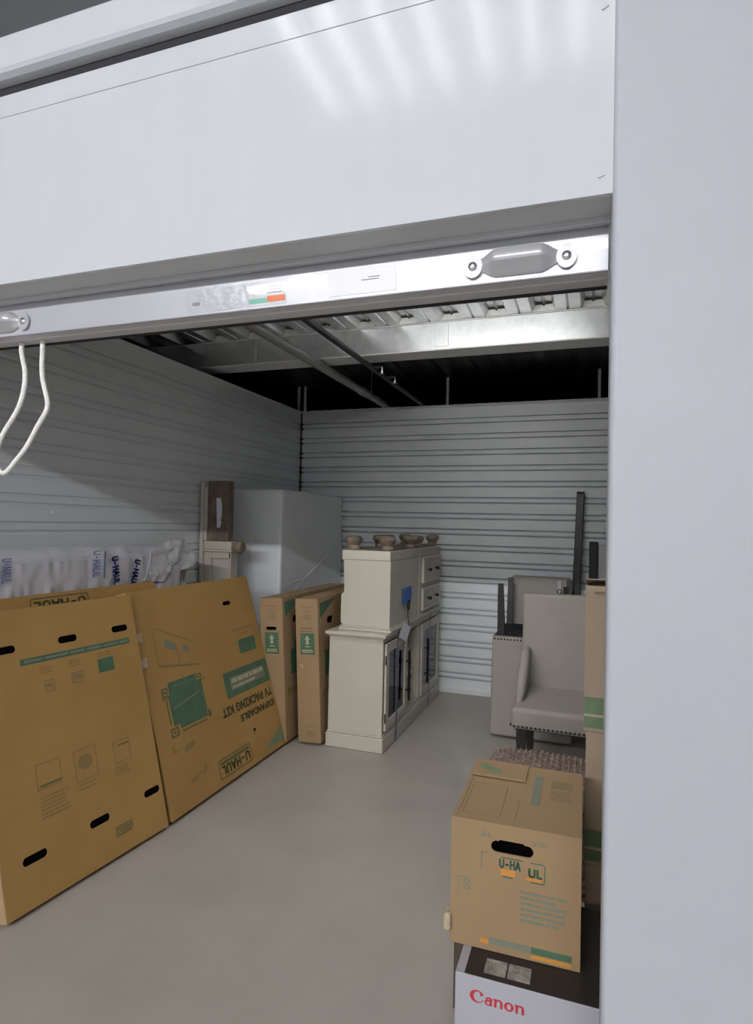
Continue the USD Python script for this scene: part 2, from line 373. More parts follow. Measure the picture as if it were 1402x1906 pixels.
for k in range(-8, 4):
    c = PH + PER * k
    p = Polygon([(c - 0.0715, DECK_Z + 0.001), (c - 0.0525, DECK_Z + 0.043), (c - 0.011, DECK_Z + 0.043), (c, DECK_Z + 0.033), (c + 0.011, DECK_Z + 0.043), (c + 0.0525, DECK_Z + 0.043), (c + 0.0715, DECK_Z + 0.001)])
    m = mv(ext(p, 0.004), FRONT); m.apply_transform(T(0, BY - 0.004, 0))
    obj('flute_closure', m, 'galv_bright', ce, smooth=False)
bm = thing('trim_2', kind='structure', label='galvanised steel beam under the metal deck, crossing the unit')
obj('web', bx(-5.8, 4.1, BY, BY + 0.008, 2.664, DECK_Z - 0.009), 'galvanised', bm)
obj('top_flange', bx(-5.8, 4.1, BY - 0.008, BY + 0.16, DECK_Z - 0.0085, DECK_Z - 0.001, 0.001), 'galv_bright', bm)
obj('bottom_flange', bx(-5.8, 4.1, BY - 0.008, BY + 0.18, 2.655, 2.6635, 0.001), 'galv_bright', bm)
for x in (-2.45, -1.0, 0.6):
    obj('splice_plate', bx(x, x + 0.09, BY - 0.006, BY - 0.0003, 2.68, 2.83, 0.001), 'galvanised', bm)
shd = thing('deck_shade', 'black sheet under the deck painting the shade behind the steel beam', 'deck_shade', kind='structure')
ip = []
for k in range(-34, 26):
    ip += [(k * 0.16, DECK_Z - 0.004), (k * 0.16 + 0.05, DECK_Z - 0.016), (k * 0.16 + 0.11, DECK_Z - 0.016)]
obj('shade_sheet', mv(ext(Polygon(ip + [(x, z + 0.003) for x, z in ip[::-1]]), 2.0), np.array([[1, 0, 0, 0], [0, 0, 1, BY + 0.182], [0, 1, 0, 0], [0, 0, 0, 1.0]])), 'shade_black', shd, smooth=False)  # dark sheet in place of the beam's shade on the deck

# ---- pipes under the deck (along y)
pp = thing('sprinkler_pipe', 'thick grey pipe hung under the deck, running to the back wall', 'pipe')
obj('pipe_run', cyl((-1.842, YF + 0.03, 2.612), (-1.842, 6.2, 2.612), 0.033), 'pipe_grey', pp)
for y in (2.15, 4.75): obj('coupling', cyl((-1.842, y, 2.612), (-1.842, y + 0.07, 2.612), 0.039), 'pipe_grey', pp)
for y in (3.0, 5.0): obj('hanger', cyl((-1.842, y, 2.64), (-1.842, y, DECK_Z + 0.001), 0.005, 8), 'pipe_grey', pp)
pc = thing('branch_pipe', 'thin black pipe under the deck beside the thick grey pipe', 'pipe')
obj('pipe_run', cyl((-1.483, YF + 0.03, 2.600), (-1.483, 5.9, 2.600), 0.019), 'pipe_black', pc)
for y in (4.02, 4.32):
    a = obj('side_arm', cyl((-1.475, y, 2.598), (-1.405, y, 2.598), 0.010, 12), 'pipe_black', pc)
    obj('sprinkler_head', [mv(lathe([(0, 0), (0.010, 0), (0.010, 0.018), (0.006, 0.022), (0.006, 0.040), (0.0, 0.040)], 12), T(-1.405, y, 2.556)), mv(lathe([(0, 0), (0.017, 0.001), (0.017, 0.003), (0, 0.003)], 14), T(-1.405, y, 2.551))], 'chrome', pc, label='small chrome sprinkler head')
for y in (3.0, 5.0): obj('hanger', cyl((-1.483, y, 2.61), (-1.483, y, DECK_Z + 0.001), 0.004, 8), 'pipe_black', pc)

# ---- hall strip lights behind the viewer, then tubes added for header streaks
for x, w in ((-3.3, 'far left of the door'), (-1.9, 'left half of the door'), (-0.5, 'right half of the door'), (0.9, 'right jamb')):
    s = thing('strip_light', 'long white strip light hung in the hall facing the ' + w, 'ceiling light', T(x, LAMP_Y, LAMP_Z), group='hall strip lights')
    obj('housing', bx(-0.62, 0.62, -0.06, 0.06, 0.0555, 0.10, 0.004), 'lamp_housing', s)
    obj('diffuser', rbox(-0.61, 0.61, -0.055, 0.055, 0.0, 0.055, 0.02, 6), 'lamp_lens', s)
    for h in (-0.4, 0.4): obj('hanger', cyl((h, 0, 0.0995), (h, 0, HALL_Z - LAMP_Z + 0.001), 0.004, 8), 'lamp_housing', s)
for x, w in ((-1.08, 'left'), (-0.20, 'right')):
    s = thing('streak_light', 'added four-tube light making the header streaks, the %s one of two' % w, 'ceiling light', T(x, -0.28, HALL_Z - 0.09), group='added streak lights')
    obj('housing', bx(-0.43, 0.43, -0.47, 0.47, 0.045, 0.0895, 0.004), 'lamp_housing', s)
    for k in range(4): obj('tube', cyl((-0.32 + 0.2133 * k, -0.44, 0.018), (-0.32 + 0.2133 * k, 0.44, 0.018), 0.018, 12), 'streak_tube', s)  # added lamp, there for its reflection in the header

s = thing('strip_light', 'added white louvred strip light brightening the unit, unseen behind the door roll', 'ceiling light', T(-0.72, 2.70, 2.695))  # added fill light for the back of the unit
for h in (-0.4, 0.4): obj('hanger', cyl((h, 0, 0.0795), (h, 0, DECK_Z - 2.695 + 0.001), 0.005, 8), 'lamp_housing', s)
obj('housing', bx(-0.62, 0.62, -0.05, 0.05, 0.0405, 0.0800, 0.004), 'lamp_housing', s)
obj('diffuser', rbox(-0.61, 0.61, -0.045, 0.045, 0.001, 0.04, 0.015, 6), 'unit_fill_lens', s)
obj('back_plate', bx(-0.628, 0.628, -0.066, -0.0605, -0.065, 0.0795), 'lamp_housing', s)  # added to stop this fill light going toward the door
for k in range(13): obj('louvre_blade', bx(-0.63 + 0.105 * k - 0.0015, -0.63 + 0.105 * k + 0.0015, -0.06, 0.15, -0.065, 0.0385 if 0 < k < 12 else 0.06), 'lamp_housing', s, smooth=False)  # blades added to keep the fill light off the left wall

# ---- roll-up door
dr = thing('door_1', kind='structure', label='roll-up steel door nearly fully raised, its silver bottom bar under the header')
BF = 1.312                               # bar front face
BZ0, BZ1 = 2.027, 2.103
barp = Polygon([(BF + 0.0062, BZ0 + 0.002), (BF, BZ1 - 0.004), (BF + 0.004, BZ1), (BF + 0.018, BZ1), (BF + 0.018, BZ0 + 0.006), (BF + 0.008, BZ0)])
DL, DRR = JL + 0.004, JX - 0.004
MD = np.array([[0, 0, 1, DL], [1, 0, 0, 0], [0, 1, 0, 0], [0, 0, 0, 1.0]])
obj('bottom_bar', mv(ext(barp, DRR - DL), MD), 'door_alu', dr, smooth=False)
und = Polygon([(BF + 0.009, BZ0 - 0.0005), (BF + 0.036, BZ0 - 0.0005), (BF + 0.040, BZ0 + 0.003), (BF + 0.046, BZ0 + 0.003), (BF + 0.050, BZ0 - 0.0005), (BF + 0.088, BZ0 - 0.0005), (BF + 0.088, BZ0 + 0.010), (BF + 0.0185, BZ0 + 0.010), (BF + 0.0185, BZ0 + 0.0005)])
obj('bar_underside', mv(ext(und, DRR - DL), MD), 'door_under', dr, smooth=False)
obj('rubber_seal', bx(DL, DRR, BF + 0.0885, BF + 0.097, BZ0 - 0.006, BZ0 + 0.012, 0.002), 'rubber', dr)
# ribbed curtain from the bar up to the roll
cpts = []
for k in range(5):
    z = BZ1 + 0.0005 + k * 0.05
    cpts += [(BF + 0.010, z), (BF + 0.010, z + 0.030), (BF + 0.018, z + 0.036), (BF + 0.018, z + 0.044)]
cur = Polygon(cpts + [(y + 0.002, z) for y, z in cpts[::-1]])
obj('curtain', mv(ext(cur, DRR - DL), MD), 'door_curtain', dr, smooth=False)
obj('curtain_roll', cyl((DL + 0.03, 1.56, 2.36), (DRR - 0.03, 1.56, 2.36), 0.19, 40), 'door_curtain', dr)

HP = [(0, 0.027), (-0.012, 0.0265), (-0.022, 0.022), (-0.029, 0.013), (-0.031, 0.003), (-0.029, -0.004), (-0.024, -0.008), (-0.012, -0.018), (0, -0.029)]
def lift_handle(cx):
    zc = 2.064
    pads = []
    for s in (-1, 1):
        pd = trimesh.creation.cylinder(radius=0.029, height=0.004, sections=28); pd.apply_transform(Rx(math.pi / 2)); pd.apply_scale((0.72, 1, 0.86)); pd.apply_translation((cx + s * 0.098, BF - 0.002, zc)); pads.append(pd)
    n, k = 30, 16; v = []
    for i in range(n):
        t = i / (n - 1); x = -0.088 + 0.176 * t
        e = min(1.0, min(t, 1 - t) / 0.24); e = e * e * (3 - 2 * e)
        for j in range(k + 1):
            q = np.array(HP); u = j / k * (len(HP) - 1); a = min(int(u), len(HP) - 2); yy, zz = q[a] + (q[a + 1] - q[a]) * (u - a)
            v.append((cx + x, BF + 0.001 + yy * e, zc + zz * (0.45 + 0.55 * e) + 0.003))
    f = []
    for i in range(n - 1):
        for j in range(k):
            A = i * (k + 1) + j; f.append((A, A + 1, A + k + 2, A + k + 1))
    V = np.array(v); F = np.array(f)
    V2 = np.vstack([V, V + np.array([0, 0.0025, -0.0005])]); N = len(V)
    allf = [*F, *(F[:, ::-1] + N)]
    edge = [list(range(0, k + 1)), list(range((n - 1) * (k + 1), n * (k + 1))), [i * (k + 1) for i in range(n)], [i * (k + 1) + k for i in range(n)]]
    for ed in edge:
        for a, b in zip(ed, ed[1:]): allf.append((a, b, b + N, a + N))
    F3 = np.array(allf); F3 = np.vstack([F3[:, [0, 1, 2]], F3[:, [0, 2, 3]]])
    hood = trimesh.Trimesh(V2, F3, process=False); hood.fix_normals()
    h = obj('lift_handle', [hood] + pads, 'handle_steel', dr, smooth=40)
    for s in (-1, 1):
        sc = lathe([(0, 0), (0.0095, 0), (0.0095, 0.003), (0.006, 0.0055), (0.0035, 0.006), (0.0035, 0.004), (0, 0.004)], 20); sc.apply_transform(T(cx + s * 0.098, BF - 0.0038, zc) @ Rx(math.pi / 2))
        obj('screw', sc, 'chrome', h)
lift_handle(-0.155); lift_handle(-1.662)
# stickers on the bar (drawn in x, z at the bar face)
MBAR = T(0, BF + 0.0002, BZ1 - 0.004) @ Rx(math.radians(4.9)) @ T(0, 0, -(BZ1 - 0.004)) @ FRONT
s = obj('sticker', flat(sbox(-1.004, 2.034, -0.712, 2.092), MBAR), 'clear_label', dr, smooth=False, label='clear crumpled label with green and orange blocks')
obj('green_block', flat(sbox(-0.816, 2.0405, -0.7645, 2.0515), MBAR, 0.0008), 'label_green', s, smooth=False)
obj('orange_block', flat(sbox(-0.7645, 2.041, -0.716, 2.0555), MBAR, 0.0008), 'label_orange', s, smooth=False)
obj('small_print', [flat(lines(-0.765, 2.060, -0.722, 2.082, 3, 0.22, 3), MBAR, 0.0008), flat(sbox(-0.985, 2.052, -0.962, 2.060), MBAR, 0.0008)], 'label_ink', s, smooth=False)
s = obj('sticker', flat(sbox(-0.60, 2.036, -0.43, 2.096), MBAR), 'white_label', dr, smooth=False, label='white label with two lines of tiny print')
obj('small_print', [flat(sbox(-0.515, 2.0655, -0.472, 2.0675), MBAR, 0.0008), flat(lines(-0.498, 2.070, -0.470, 2.074, 1, 0.5, 5, 0.0), MBAR, 0.0008)], 'label_ink', s, smooth=False)

# ---- pull rope
rp = spline([(-1.645, 1.375, 2.024), (-1.640, 1.372, 1.99), (-1.618, 1.365, 1.94), (-1.612, 1.36, 1.885), (-1.635, 1.36, 1.82), (-1.690, 1.358, 1.745), (-1.712, 1.357, 1.680), (-1.700, 1.357, 1.636), (-1.684, 1.357, 1.627), (-1.655, 1.357, 1.643), (-1.580, 1.358, 1.722), (-1.545, 1.36, 1.778), (-1.520, 1.362, 1.822), (-1.530, 1.364, 1.862), (-1.551, 1.368, 1.92), (-1.558, 1.372, 1.97), (-1.562, 1.375, 2.024)], 90)
ro = thing('pull_rope', 'white rope loop hanging from the bar of the raised door', 'rope')
obj('rope_loop', tube(rp, 0.0072, 10), 'rope_white', ro)

# ================================================================ LEFT SIDE
def lean_frame(o, e, tilt):
    e = np.array([*e, 0.0]); e /= np.linalg.norm(e); z = np.array([0, 0, 1.0]); inn = np.cross(z, e)
    Z = math.cos(tilt) * z + math.sin(tilt) * inn; Y = np.cross(Z, e)
    return frameM(np.array(o, float), e, Y, Z)

def haul_logo(x0, y0, x1, y1, turn=0, r=0.012, t=0.006, M=FRONT):
    """framed logo: the word over a solid bar, in a rounded frame"""
    h = y1 - y0; w = x1 - x0; out = [flat(ring(x0, y0, x1, y1, t, r), M)]
    a, b = (0.36, 0.84) if turn == 0 else (0.16, 0.64)
    out.append(letters('U-HAUL', x0 + 0.07 * w, y0 + a * h, x1 - 0.07 * w, y0 + b * h, M, 0, turn, heavy=0.0022))
    c, d = (0.14, 0.30) if turn == 0 else (0.70, 0.86)
    out.append(flat(sbox(x0 + 0.06 * w, y0 + c * h, x1 - 0.06 * w, y0 + d * h), M))
    return out

# --- flat box with six hand holes
b1 = thing('flat_box', 'large flat cardboard box with six dark hand holes, leaning nearest the door', 'cardboard box', lean_frame((-1.972, 1.669, 0.018), (0.069, 0.825), math.radians(15.1)))
HH = [slot(0.418, 0.972, 0.098, 0.030), slot(0.709, 0.975, 0.098, 0.030), slot(0.125, 0.972, 0.098, 0.030), slot(0.135, 0.170, 0.105, 0.032), slot(0.440, 0.178, 0.105, 0.032), slot(0.741, 0.187, 0.098, 0.032)]
b1w, b1h = 0.806, 1.132
carton(b1, b1w, 0.072, b1h, 'cardboard', HH)
obj('hole_shade', bx(0.006, b1w - 0.006, 0.0075, 0.011, 0.01, b1h - 0.01), 'box_dark', b1, smooth=False)  # black sheet painting the shade behind the hand holes
obj('side_flap', bx(-0.004, -0.0003, 0.002, 0.07, 0.0, b1h - 0.02), 'cardboard_edge', b1, smooth=False)
obj('banner_print', flat(sbox(0.184, 0.897, 0.752, 0.923)), 'print_green', b1, smooth=False)
obj('square_print', flat(sbox(0.554, 0.791, 0.641, 0.853)), 'print_green', b1, smooth=False)
obj('banner_lettering', flat(lines(0.20, 0.903, 0.742, 0.917, 1, 0.7, 11, 0.0), FRONT, 0.0008), 'print_grey_green', b1, smooth=False)
obj('picture_print', [flat(lines(0.261, 0.845, 0.328, 0.878, 3, 0.4, 1)), flat(ring(0.276, 0.768, 0.322, 0.818, 0.005)), flat(slot(0.298, 0.795, 0.03, 0.02)), flat(lines(0.403, 0.845, 0.473, 0.880, 3, 0.4, 2)), flat(ring(0.407, 0.775, 0.470, 0.822, 0.006, 0.01)), flat(slot(0.44, 0.80, 0.04, 0.025)), flat(lines(0.556, 0.860, 0.64, 0.885, 2, 0.4, 3))], 'print_faint', b1, smooth=False)
obj('instruction_print', [flat(ring(0.181, 0.400, 0.292, 0.500, 0.004)), flat(lines(0.185, 0.285, 0.325, 0.375, 6, 0.42, 4)), flat(ring(0.358, 0.365, 0.470, 0.495, 0.004)), flat(slot(0.41, 0.44, 0.05, 0.06)), flat(lines(0.365, 0.325, 0.465, 0.360, 2, 0.4, 5)), flat(ring(0.560, 0.375, 0.655, 0.470, 0.004)), flat(lines(0.552, 0.325, 0.648, 0.365, 3, 0.42, 6))], 'print_faint', b1, smooth=False)
obj('green_line_print', [flat(sbox(0.195, 0.408, 0.289, 0.417)), flat(sbox(0.590, 0.447, 0.65, 0.454)), flat(lines(0.509, 0.075, 0.606, 0.120, 4, 0.6, 8, 0.1))], 'print_olive', b1, smooth=False)

# --- upside-down TV packing box
b2 = thing('tv_packing_box', 'wide flat cardboard box with upside-down TV packing kit print, leaning', 'cardboard box', lean_frame((-1.904, 2.504, 0.022), (0, 1), math.radians(17)))
b2w, b2h = 1.158, 1.145
carton(b2, b2w, 0.085, b2h, 'cardboard', [slot(0.857, 0.990, 0.088, 0.024), Polygon([(0.832, 0.193), (0.872, 0.193), (0.850, 0.176), (0.846, 0.155)])])
obj('hole_shade', bx(0.01, b2w - 0.01, 0.010, 0.014, 0.01, b2h - 0.01), 'box_dark', b2, smooth=False)  # black sheet for the shade inside the hole
obj('title_lettering', letters('TV PACKING KIT', 0.566, 0.337, 1.135, 0.387, turn=180, heavy=0.0022), 'print_olive', b2, smooth=False)
obj('title_lettering', letters('EXPANDABLE', 0.728, 0.268, 1.130, 0.308, turn=180, heavy=0.0018), 'print_olive', b2, smooth=False)
obj('panel_print', flat(sbox(0.648, 0.428, 1.150, 0.578)), 'print_green', b2, smooth=False)
obj('panel_fade', flat(sbox(0.705, 0.466, 1.098, 0.540), FRONT, 0.0008), 'print_grey_green', b2, smooth=False)
obj('panel_lettering', [flat(lines(0.72, 0.500, 1.085, 0.535, 1, 0.75, 21, 0.05), FRONT, 0.0016), flat(lines(0.72, 0.470, 1.00, 0.492, 1, 0.7, 22, 0.1), FRONT, 0.0016)], 'print_pale', b2, smooth=False)
obj('square_print', flat(Polygon([(0.884, 0.744), (1.08, 0.746), (1.073, 0.656), (0.882, 0.658)])), 'print_green', b2, smooth=False)
obj('small_print', [flat(sbox(0.85, 0.805, 1.11, 0.816)), flat(sbox(0.90, 0.775, 1.02, 0.783)), flat(sbox(0.82, 0.722, 0.87, 0.73))], 'print_faint', b2, smooth=False)
obj('logo_print', haul_logo(0.427, 0.033, 0.760, 0.136, 180), 'print_olive', b2, smooth=False)
obj('corner_print', flat(Polygon([(0.912, 0.034), (1.150, 0.128), (1.150, 0.026)])), 'print_green_pale', b2, smooth=False)
scr = Polygon([(0.165, 0.640), (0.400, 0.640), (0.400, 0.600), (0.440, 0.600), (0.440, 0.440), (0.430, 0.395), (0.200, 0.395), (0.200, 0.420), (0.150, 0.420), (0.150, 0.575), (0.165, 0.575)])
obj('screen_print', flat(scr), 'print_green', b2, smooth=False)
edge = [ring(0.108, 0.572, 0.156, 0.622, 0.010, 0.004), slot(0.130, 0.597, 0.022, 0.014), ring(0.115, 0.365, 0.178, 0.412, 0.010, 0.004), slot(0.146, 0.388, 0.024, 0.014), sbox(0.125, 0.43, 0.135, 0.56), sbox(0.205, 0.374, 0.425, 0.383), sbox(0.41, 0.61, 0.45, 0.635).difference(sbox(0.42, 0.615, 0.44, 0.63)), sbox(0.42, 0.595, 0.475, 0.602), sbox(0.44, 0.385, 0.468, 0.42), sbox(0.10, 0.563, 0.15, 0.568)]
obj('screen_edge_print', [flat(p) for p in edge], 'print_olive', b2, smooth=False)
obj('screen_streaks', [flat(sbox(0.20, 0.612, 0.395, 0.618), FRONT, 0.0008), flat(Polygon([(0.17, 0.50), (0.40, 0.535), (0.40, 0.545), (0.17, 0.508)]), FRONT, 0.0008)], 'print_grey_green', b2, smooth=False)  # paler grey green streaks over the screen print
fp = [Polygon([(0.134, 0.942), (0.142, 0.940), (0.138, 0.740), (0.130, 0.740)]), LineString([(0.17, 0.930), (0.455, 0.812)]).buffer(0.003), LineString([(0.13, 0.737), (0.452, 0.683)]).buffer(0.006), LineString([(0.296, 0.81), (0.294, 0.716)]).buffer(0.004)]
obj('picture_print', [flat(p) for p in fp], 'print_faint', b2, smooth=False)
obj('spot_print', [flat(affinity.rotate(slot(0.250, 0.828, 0.10, 0.040), -25)), flat(affinity.rotate(slot(0.370, 0.790, 0.06, 0.030), -25))], 'print_grey_green', b2, smooth=False)
arc = Point(0.125, 0.312).buffer(0.022).difference(Point(0.138, 0.320).buffer(0.022))
arc2 = Point(0.305, 0.150).buffer(0.024).difference(Point(0.293, 0.158).buffer(0.024))
obj('arrow_print', [flat(arc), flat(arc2), flat(affinity.rotate(slot(0.235, 0.290, 0.09, 0.030), 10)), flat(LineString([(0.19, 0.12), (0.28, 0.14)]).buffer(0.004)), flat(LineString([(0.19, 0.105), (0.26, 0.118)]).buffer(0.003))], 'print_faint', b2, smooth=False)
for z in (0.905, 0.775):
    rg = random.Random(int(z * 1000)); m = bx(0.001, 0.050, -0.0045, -0.0006, z - 0.026, z + 0.026, 0.001).subdivide().subdivide()
    v = m.vertices.copy(); v[:, 1] -= 0.0045 * meshkit.fbm(v * 70.0, 2, int(z * 10)); m.vertices = v
    obj('tape_piece', m, 'packing_tape', b2, label='shiny clear tape piece')

# --- third flat box behind them, its logo just showing
b3 = thing('flat_box', 'flat cardboard box behind the leaning boxes, only its upper edge and half a logo visible', 'cardboard box', lean_frame((-2.125, 1.56, 0.012), (0.02, 1), math.radians(12)))
carton(b3, 1.28, 0.05, 1.158, 'cardboard')
obj('logo_print', [flat(ring(0.480, 1.035, 0.806, 1.142, 0.006, 0.012)), letters('U-HAUL', 0.50, 1.082, 0.786, 1.126, turn=180, heavy=0.002)], 'print_olive', b3, smooth=False)

# --- mattress in printed plastic bag
mt = thing('bagged_mattress', 'mattress on its side in a grey plastic bag with blue print, against the left wall', 'mattress', T(-2.433, 1.44, 0))
def soft(x0, x1, y0, y1, z0, z1, r, edge, amp, sc, seed):
    m = rbox(x0, x1, y0, y1, z0, z1, r, 8); m = m.subdivide_to_size(edge, max_iter=14)
    m.merge_vertices(); v = m.vertices.copy(); n = m.vertex_normals
    q = v * np.array(sc); d = meshkit.fbm(q, 3, seed); d2 = 1 - 2 * np.abs(meshkit.noise(q * 1.7 + 9, seed + 5) - 0.5)
    keep = np.clip((v[:, 2] - z0) / 0.05, 0, 1)
    m.vertices = v + n * ((d - 0.5) * amp + (d2 - 0.5) * amp * 0.6)[:, None] * keep[:, None]
    return m
obj('bag_body', soft(-0.255, 0.0, 0, 1.80, 0, 1.335, 0.055, 0.030, 0.022, (5, 11, 3.2), 3), 'bag_plastic', mt, smooth=True)
def crumple(outline, th, seed, amp=0.03):
    p = Polygon(outline); m = ext(p, th).subdivide_to_size(0.022, max_iter=12); m.merge_vertices()
    v = m.vertices.copy(); v[:, 2] += amp * (meshkit.fbm(np.c_[v[:, :2] * 11, np.zeros(len(v))], 3, seed) - 0.5) * 2; m.vertices = v
    return m
MF = np.array([[0, 0, 1, 0.0], [1, 0, 0, 0], [0, 1, 0, 0], [0, 0, 0, 1.0]])
obj('bag_end', mv(crumple([(1.42, 1.14), (1.46, 1.30), (1.62, 1.365), (1.80, 1.375), (1.84, 1.33), (1.905, 1.245), (1.90, 1.215), (1.76, 1.175), (1.70, 1.185), (1.60, 1.12)], 0.006, 4), T(0.0, 0, 0) @ MF), 'bag_plastic', mt, smooth=40)
obj('bag_end', mv(crumple([(1.66, 1.00), (1.75, 1.165), (1.87, 1.205), (1.91, 1.12), (1.96, 1.01), (1.90, 0.9), (1.72, 0.88)], 0.006, 8), T(-0.075, 0, 0) @ MF), 'bag_plastic', mt, smooth=40)
MFACE = np.array([[0, 0, 1, 0.0135], [1, 0, 0, 0], [0, 1, 0, 0], [0, 0, 0, 1.0]])
obj('bag_lettering', [letters('U-HAUL', 1.035, 1.19, 1.085, 1.325, MFACE, 0, -90, d=0.002), flat(sbox(1.110, 1.18, 1.118, 1.32), MFACE, 0, 0.002)], 'bag_print', mt, smooth=False)
obj('bag_lettering', [letters('U-HAUL', 0.52, 1.20, 0.565, 1.31, MFACE, 0, -90, d=0.002), flat(sbox(0.50, 1.19, 0.507, 1.305), MFACE, 0, 0.002)], 'bag_print', mt, smooth=False)
for y, a, z in ((1.195, 8, 1.215), (1.345, -14, 1.19), (0.44, 6, 1.20)):
    m = letters('U-HAUL', -0.022, -0.075, 0.022, 0.075, np.eye(4), 0, -90, d=0.002, heavy=0.003)
    obj('bag_lettering', mv(m, MFACE @ T(y, z, 0) @ Rz(math.radians(a))), 'bag_print', mt, smooth=False)

# --- cream furniture piece stood on end by the left wall
fu = thing('furniture_on_end', 'cream side cabinet stood on end with a raw brown underside and one round foot', 'cabinet', T(-2.70, 3.78, 0))
obj('top_slab', bx(0.0, 0.028, -0.02, 0.11, 0, 1.778, 0.004), 'cream_paint', fu)
obj('inner_lip', bx(0.03, 0.055, -0.012, 0.02, 1.345, 1.74, 0.003), 'cream_paint', fu)
obj('raw_bottom', bx(0.056, 0.235, -0.004, 0.06, 1.345, 1.782, 0.004), 'raw_wood', fu, label='rough brown unpainted wood panel')
obj('paper_label', mv(mv(ext(Polygon([(0.128, 1.66), (0.166, 1.658), (0.178, 1.60), (0.176, 1.52), (0.168, 1.50), (0.176, 1.475), (0.160, 1.44), (0.138, 1.445), (0.134, 1.55)]), 0.002), FRONT), T(0, -0.0043, 0)), 'paper', fu, label='torn white paper strip')
obj('apron', [bx(0.029, 0.262, -0.008, 0.09, 1.285, 1.344, 0.004), bx(0.029, 0.268, -0.014, 0.09, 1.268, 1.284, 0.004)], 'cream_paint', fu)
obj('side_frame', [bx(0.029, 0.095, 0.0, 0.09, 0, 1.267, 0.003), bx(0.095, 0.255, 0.0, 0.03, 1.22, 1.267, 0.003), bx(0.24, 0.258, 0.0, 0.09, 0, 1.267, 0.003), bx(0.095, 0.24, 0.0, 0.03, 0, 0.12, 0.003)], 'cream_paint', fu)
obj('recessed_panel', bx(0.096, 0.239, 0.014, 0.03, 0.121, 1.219), 'cream_inside', fu)
ft = lathe([(0, 0), (0.030, 0), (0.032, 0.012), (0.045, 0.025), (0.050, 0.045), (0.044, 0.063), (0.034, 0.070), (0, 0.070)], 24)
obj('bun_foot', mv(ft, T(0.272, 0.030, 1.302) @ Ry(math.pi / 2)), 'worn_foot', fu, label='round worn bun foot')

# --- tall item wrapped in white plastic
wp = thing('wrapped_bookcase', 'tall bulky piece wrapped in white plastic, in the back left corner', 'wrapped furniture', T(-2.68, 4.15, 0))
obj('plastic_wrap', soft(0, 0.44, 0, 1.20, 0, 1.745, 0.022, 0.035, 0.007, (5, 5, 4), 12), 'wrap_plastic', wp, smooth=True)
for (a, b, r) in (((0.4415, 0.20, 0.92), (0.4415, 1.05, 1.28), 0.006), ((0.4415, 0.05, 0.98), (0.4415, 0.60, 1.05), 0.004), ((0.16, -0.001, 1.70), (0.20, -0.001, 1.1), 0.004)):
    t = np.linspace(0, 1, 16)[:, None]; pts = np.array(a) * (1 - t) + np.array(b) * t
    pts[:, 2] += 0.012 * np.sin(t[:, 0] * 5); obj('wrap_fold', tube(pts, r * np.sin(np.pi * np.linspace(0.04, 0.96, 16)) + 0.0006, 8), 'wrap_plastic', wp)

# --- two upright TV cartons
def tv_carton(label, o, lean, w, with_hole):
    t = thing('upright_tv_box', label, 'cardboard box', T(*o) @ Ry(-lean))
    h, d = 0.962, 1.16
    hs = [slot(0.082, 0.757, 0.078, 0.022)] if with_hole else [ring(0.036, 0.742, 0.118, 0.765, 0.0025, 0.004)]
    carton(t, w, d, h, 'cardboard_tan', hs, [slot(0.20, 0.80, 0.10, 0.045)])
    obj('hole_shade', bx(0.03, 0.035, 0.02, d - 0.02, 0.02, h - 0.02), 'box_dark', t, smooth=False)  # black sheets stand in for the shade inside the box
    obj('hole_shade', bx(0.03, w - 0.03, 0.03, 0.033, 0.02, h - 0.02), 'box_dark', t, smooth=False)
    if not with_hole: obj('hole_flap', flat(slot(0.077, 0.7535, 0.074, 0.016), FRONT, -0.0006), 'cardboard_tan', t, smooth=False)
    obj('arrow_panel', flat(sbox(0.032, 0.588, 0.136, 0.730)), 'print_green', t, smooth=False)
    ar = Polygon([(0.084, 0.716), (0.104, 0.688), (0.092, 0.688), (0.096, 0.655), (0.072, 0.655), (0.076, 0.688), (0.064, 0.688)])
    obj('arrow_print', [flat(ar, FRONT, 0.0008), flat(lines(0.066, 0.634, 0.104, 0.646, 1, 0.6, 3, 0), FRONT, 0.0008), flat(lines(0.042, 0.598, 0.126, 0.622, 2, 0.6, 5, 0.05), FRONT, 0.0008)], 'print_pale', t, smooth=False)
    obj('small_print', [flat(lines(0.045, 0.900, 0.135, 0.914, 1, 0.6, 1, 0.1)), flat(lines(0.06, 0.868, 0.11, 0.892, 2, 0.4, 2)), flat(lines(0.056, 0.820, 0.118, 0.858, 3, 0.6, 3)), flat(lines(0.050, 0.098, 0.125, 0.118, 2, 0.5, 4)), flat(ring(0.062, 0.038, 0.118, 0.080, 0.006, 0.018)), flat(slot(0.09, 0.06, 0.03, 0.016))], 'print_faint_tan', t, smooth=False)
    R = RIGHT(w)
    obj('side_print', [flat(Polygon([(0.03, 0.93), (0.30, 0.945), (0.04, 0.83)]), R), flat(sbox(0.16, 0.50, 0.62, 0.66), R), flat(sbox(0.10, 0.43, 0.60, 0.60), R, 0.0004), flat(sbox(0.45, 0.22, 0.90, 0.40), R)], 'print_green', t, smooth=False)
    obj('side_lettering', [letters('TV PACKING KIT', 0.16, 0.36, 0.42, 0.405, R), letters('EXPANDABLE', 0.05, 0.30, 0.40, 0.345, R)], 'print_olive', t, smooth=False)
    return t
tv_carton('upright TV box with an open dark hand hole, left of a matching one', (-2.070, 3.665, 0.012), math.radians(3.6), 0.170, True)
tvb = tv_carton('upright TV box with its hand hole still closed, beside the cream console', (-1.849, 3.742, 0.012), math.radians(3.0), 0.166, False)
obj('tape_scrap', mv(bx(-0.006, 0.006, -0.0035, -0.0005, -0.014, 0.014, 0.001), T(0.04, 0, 0.51) @ Ry(-0.6)), 'packing_tape', tvb, label='shiny tape scrap')  # small scrap of glossy tape

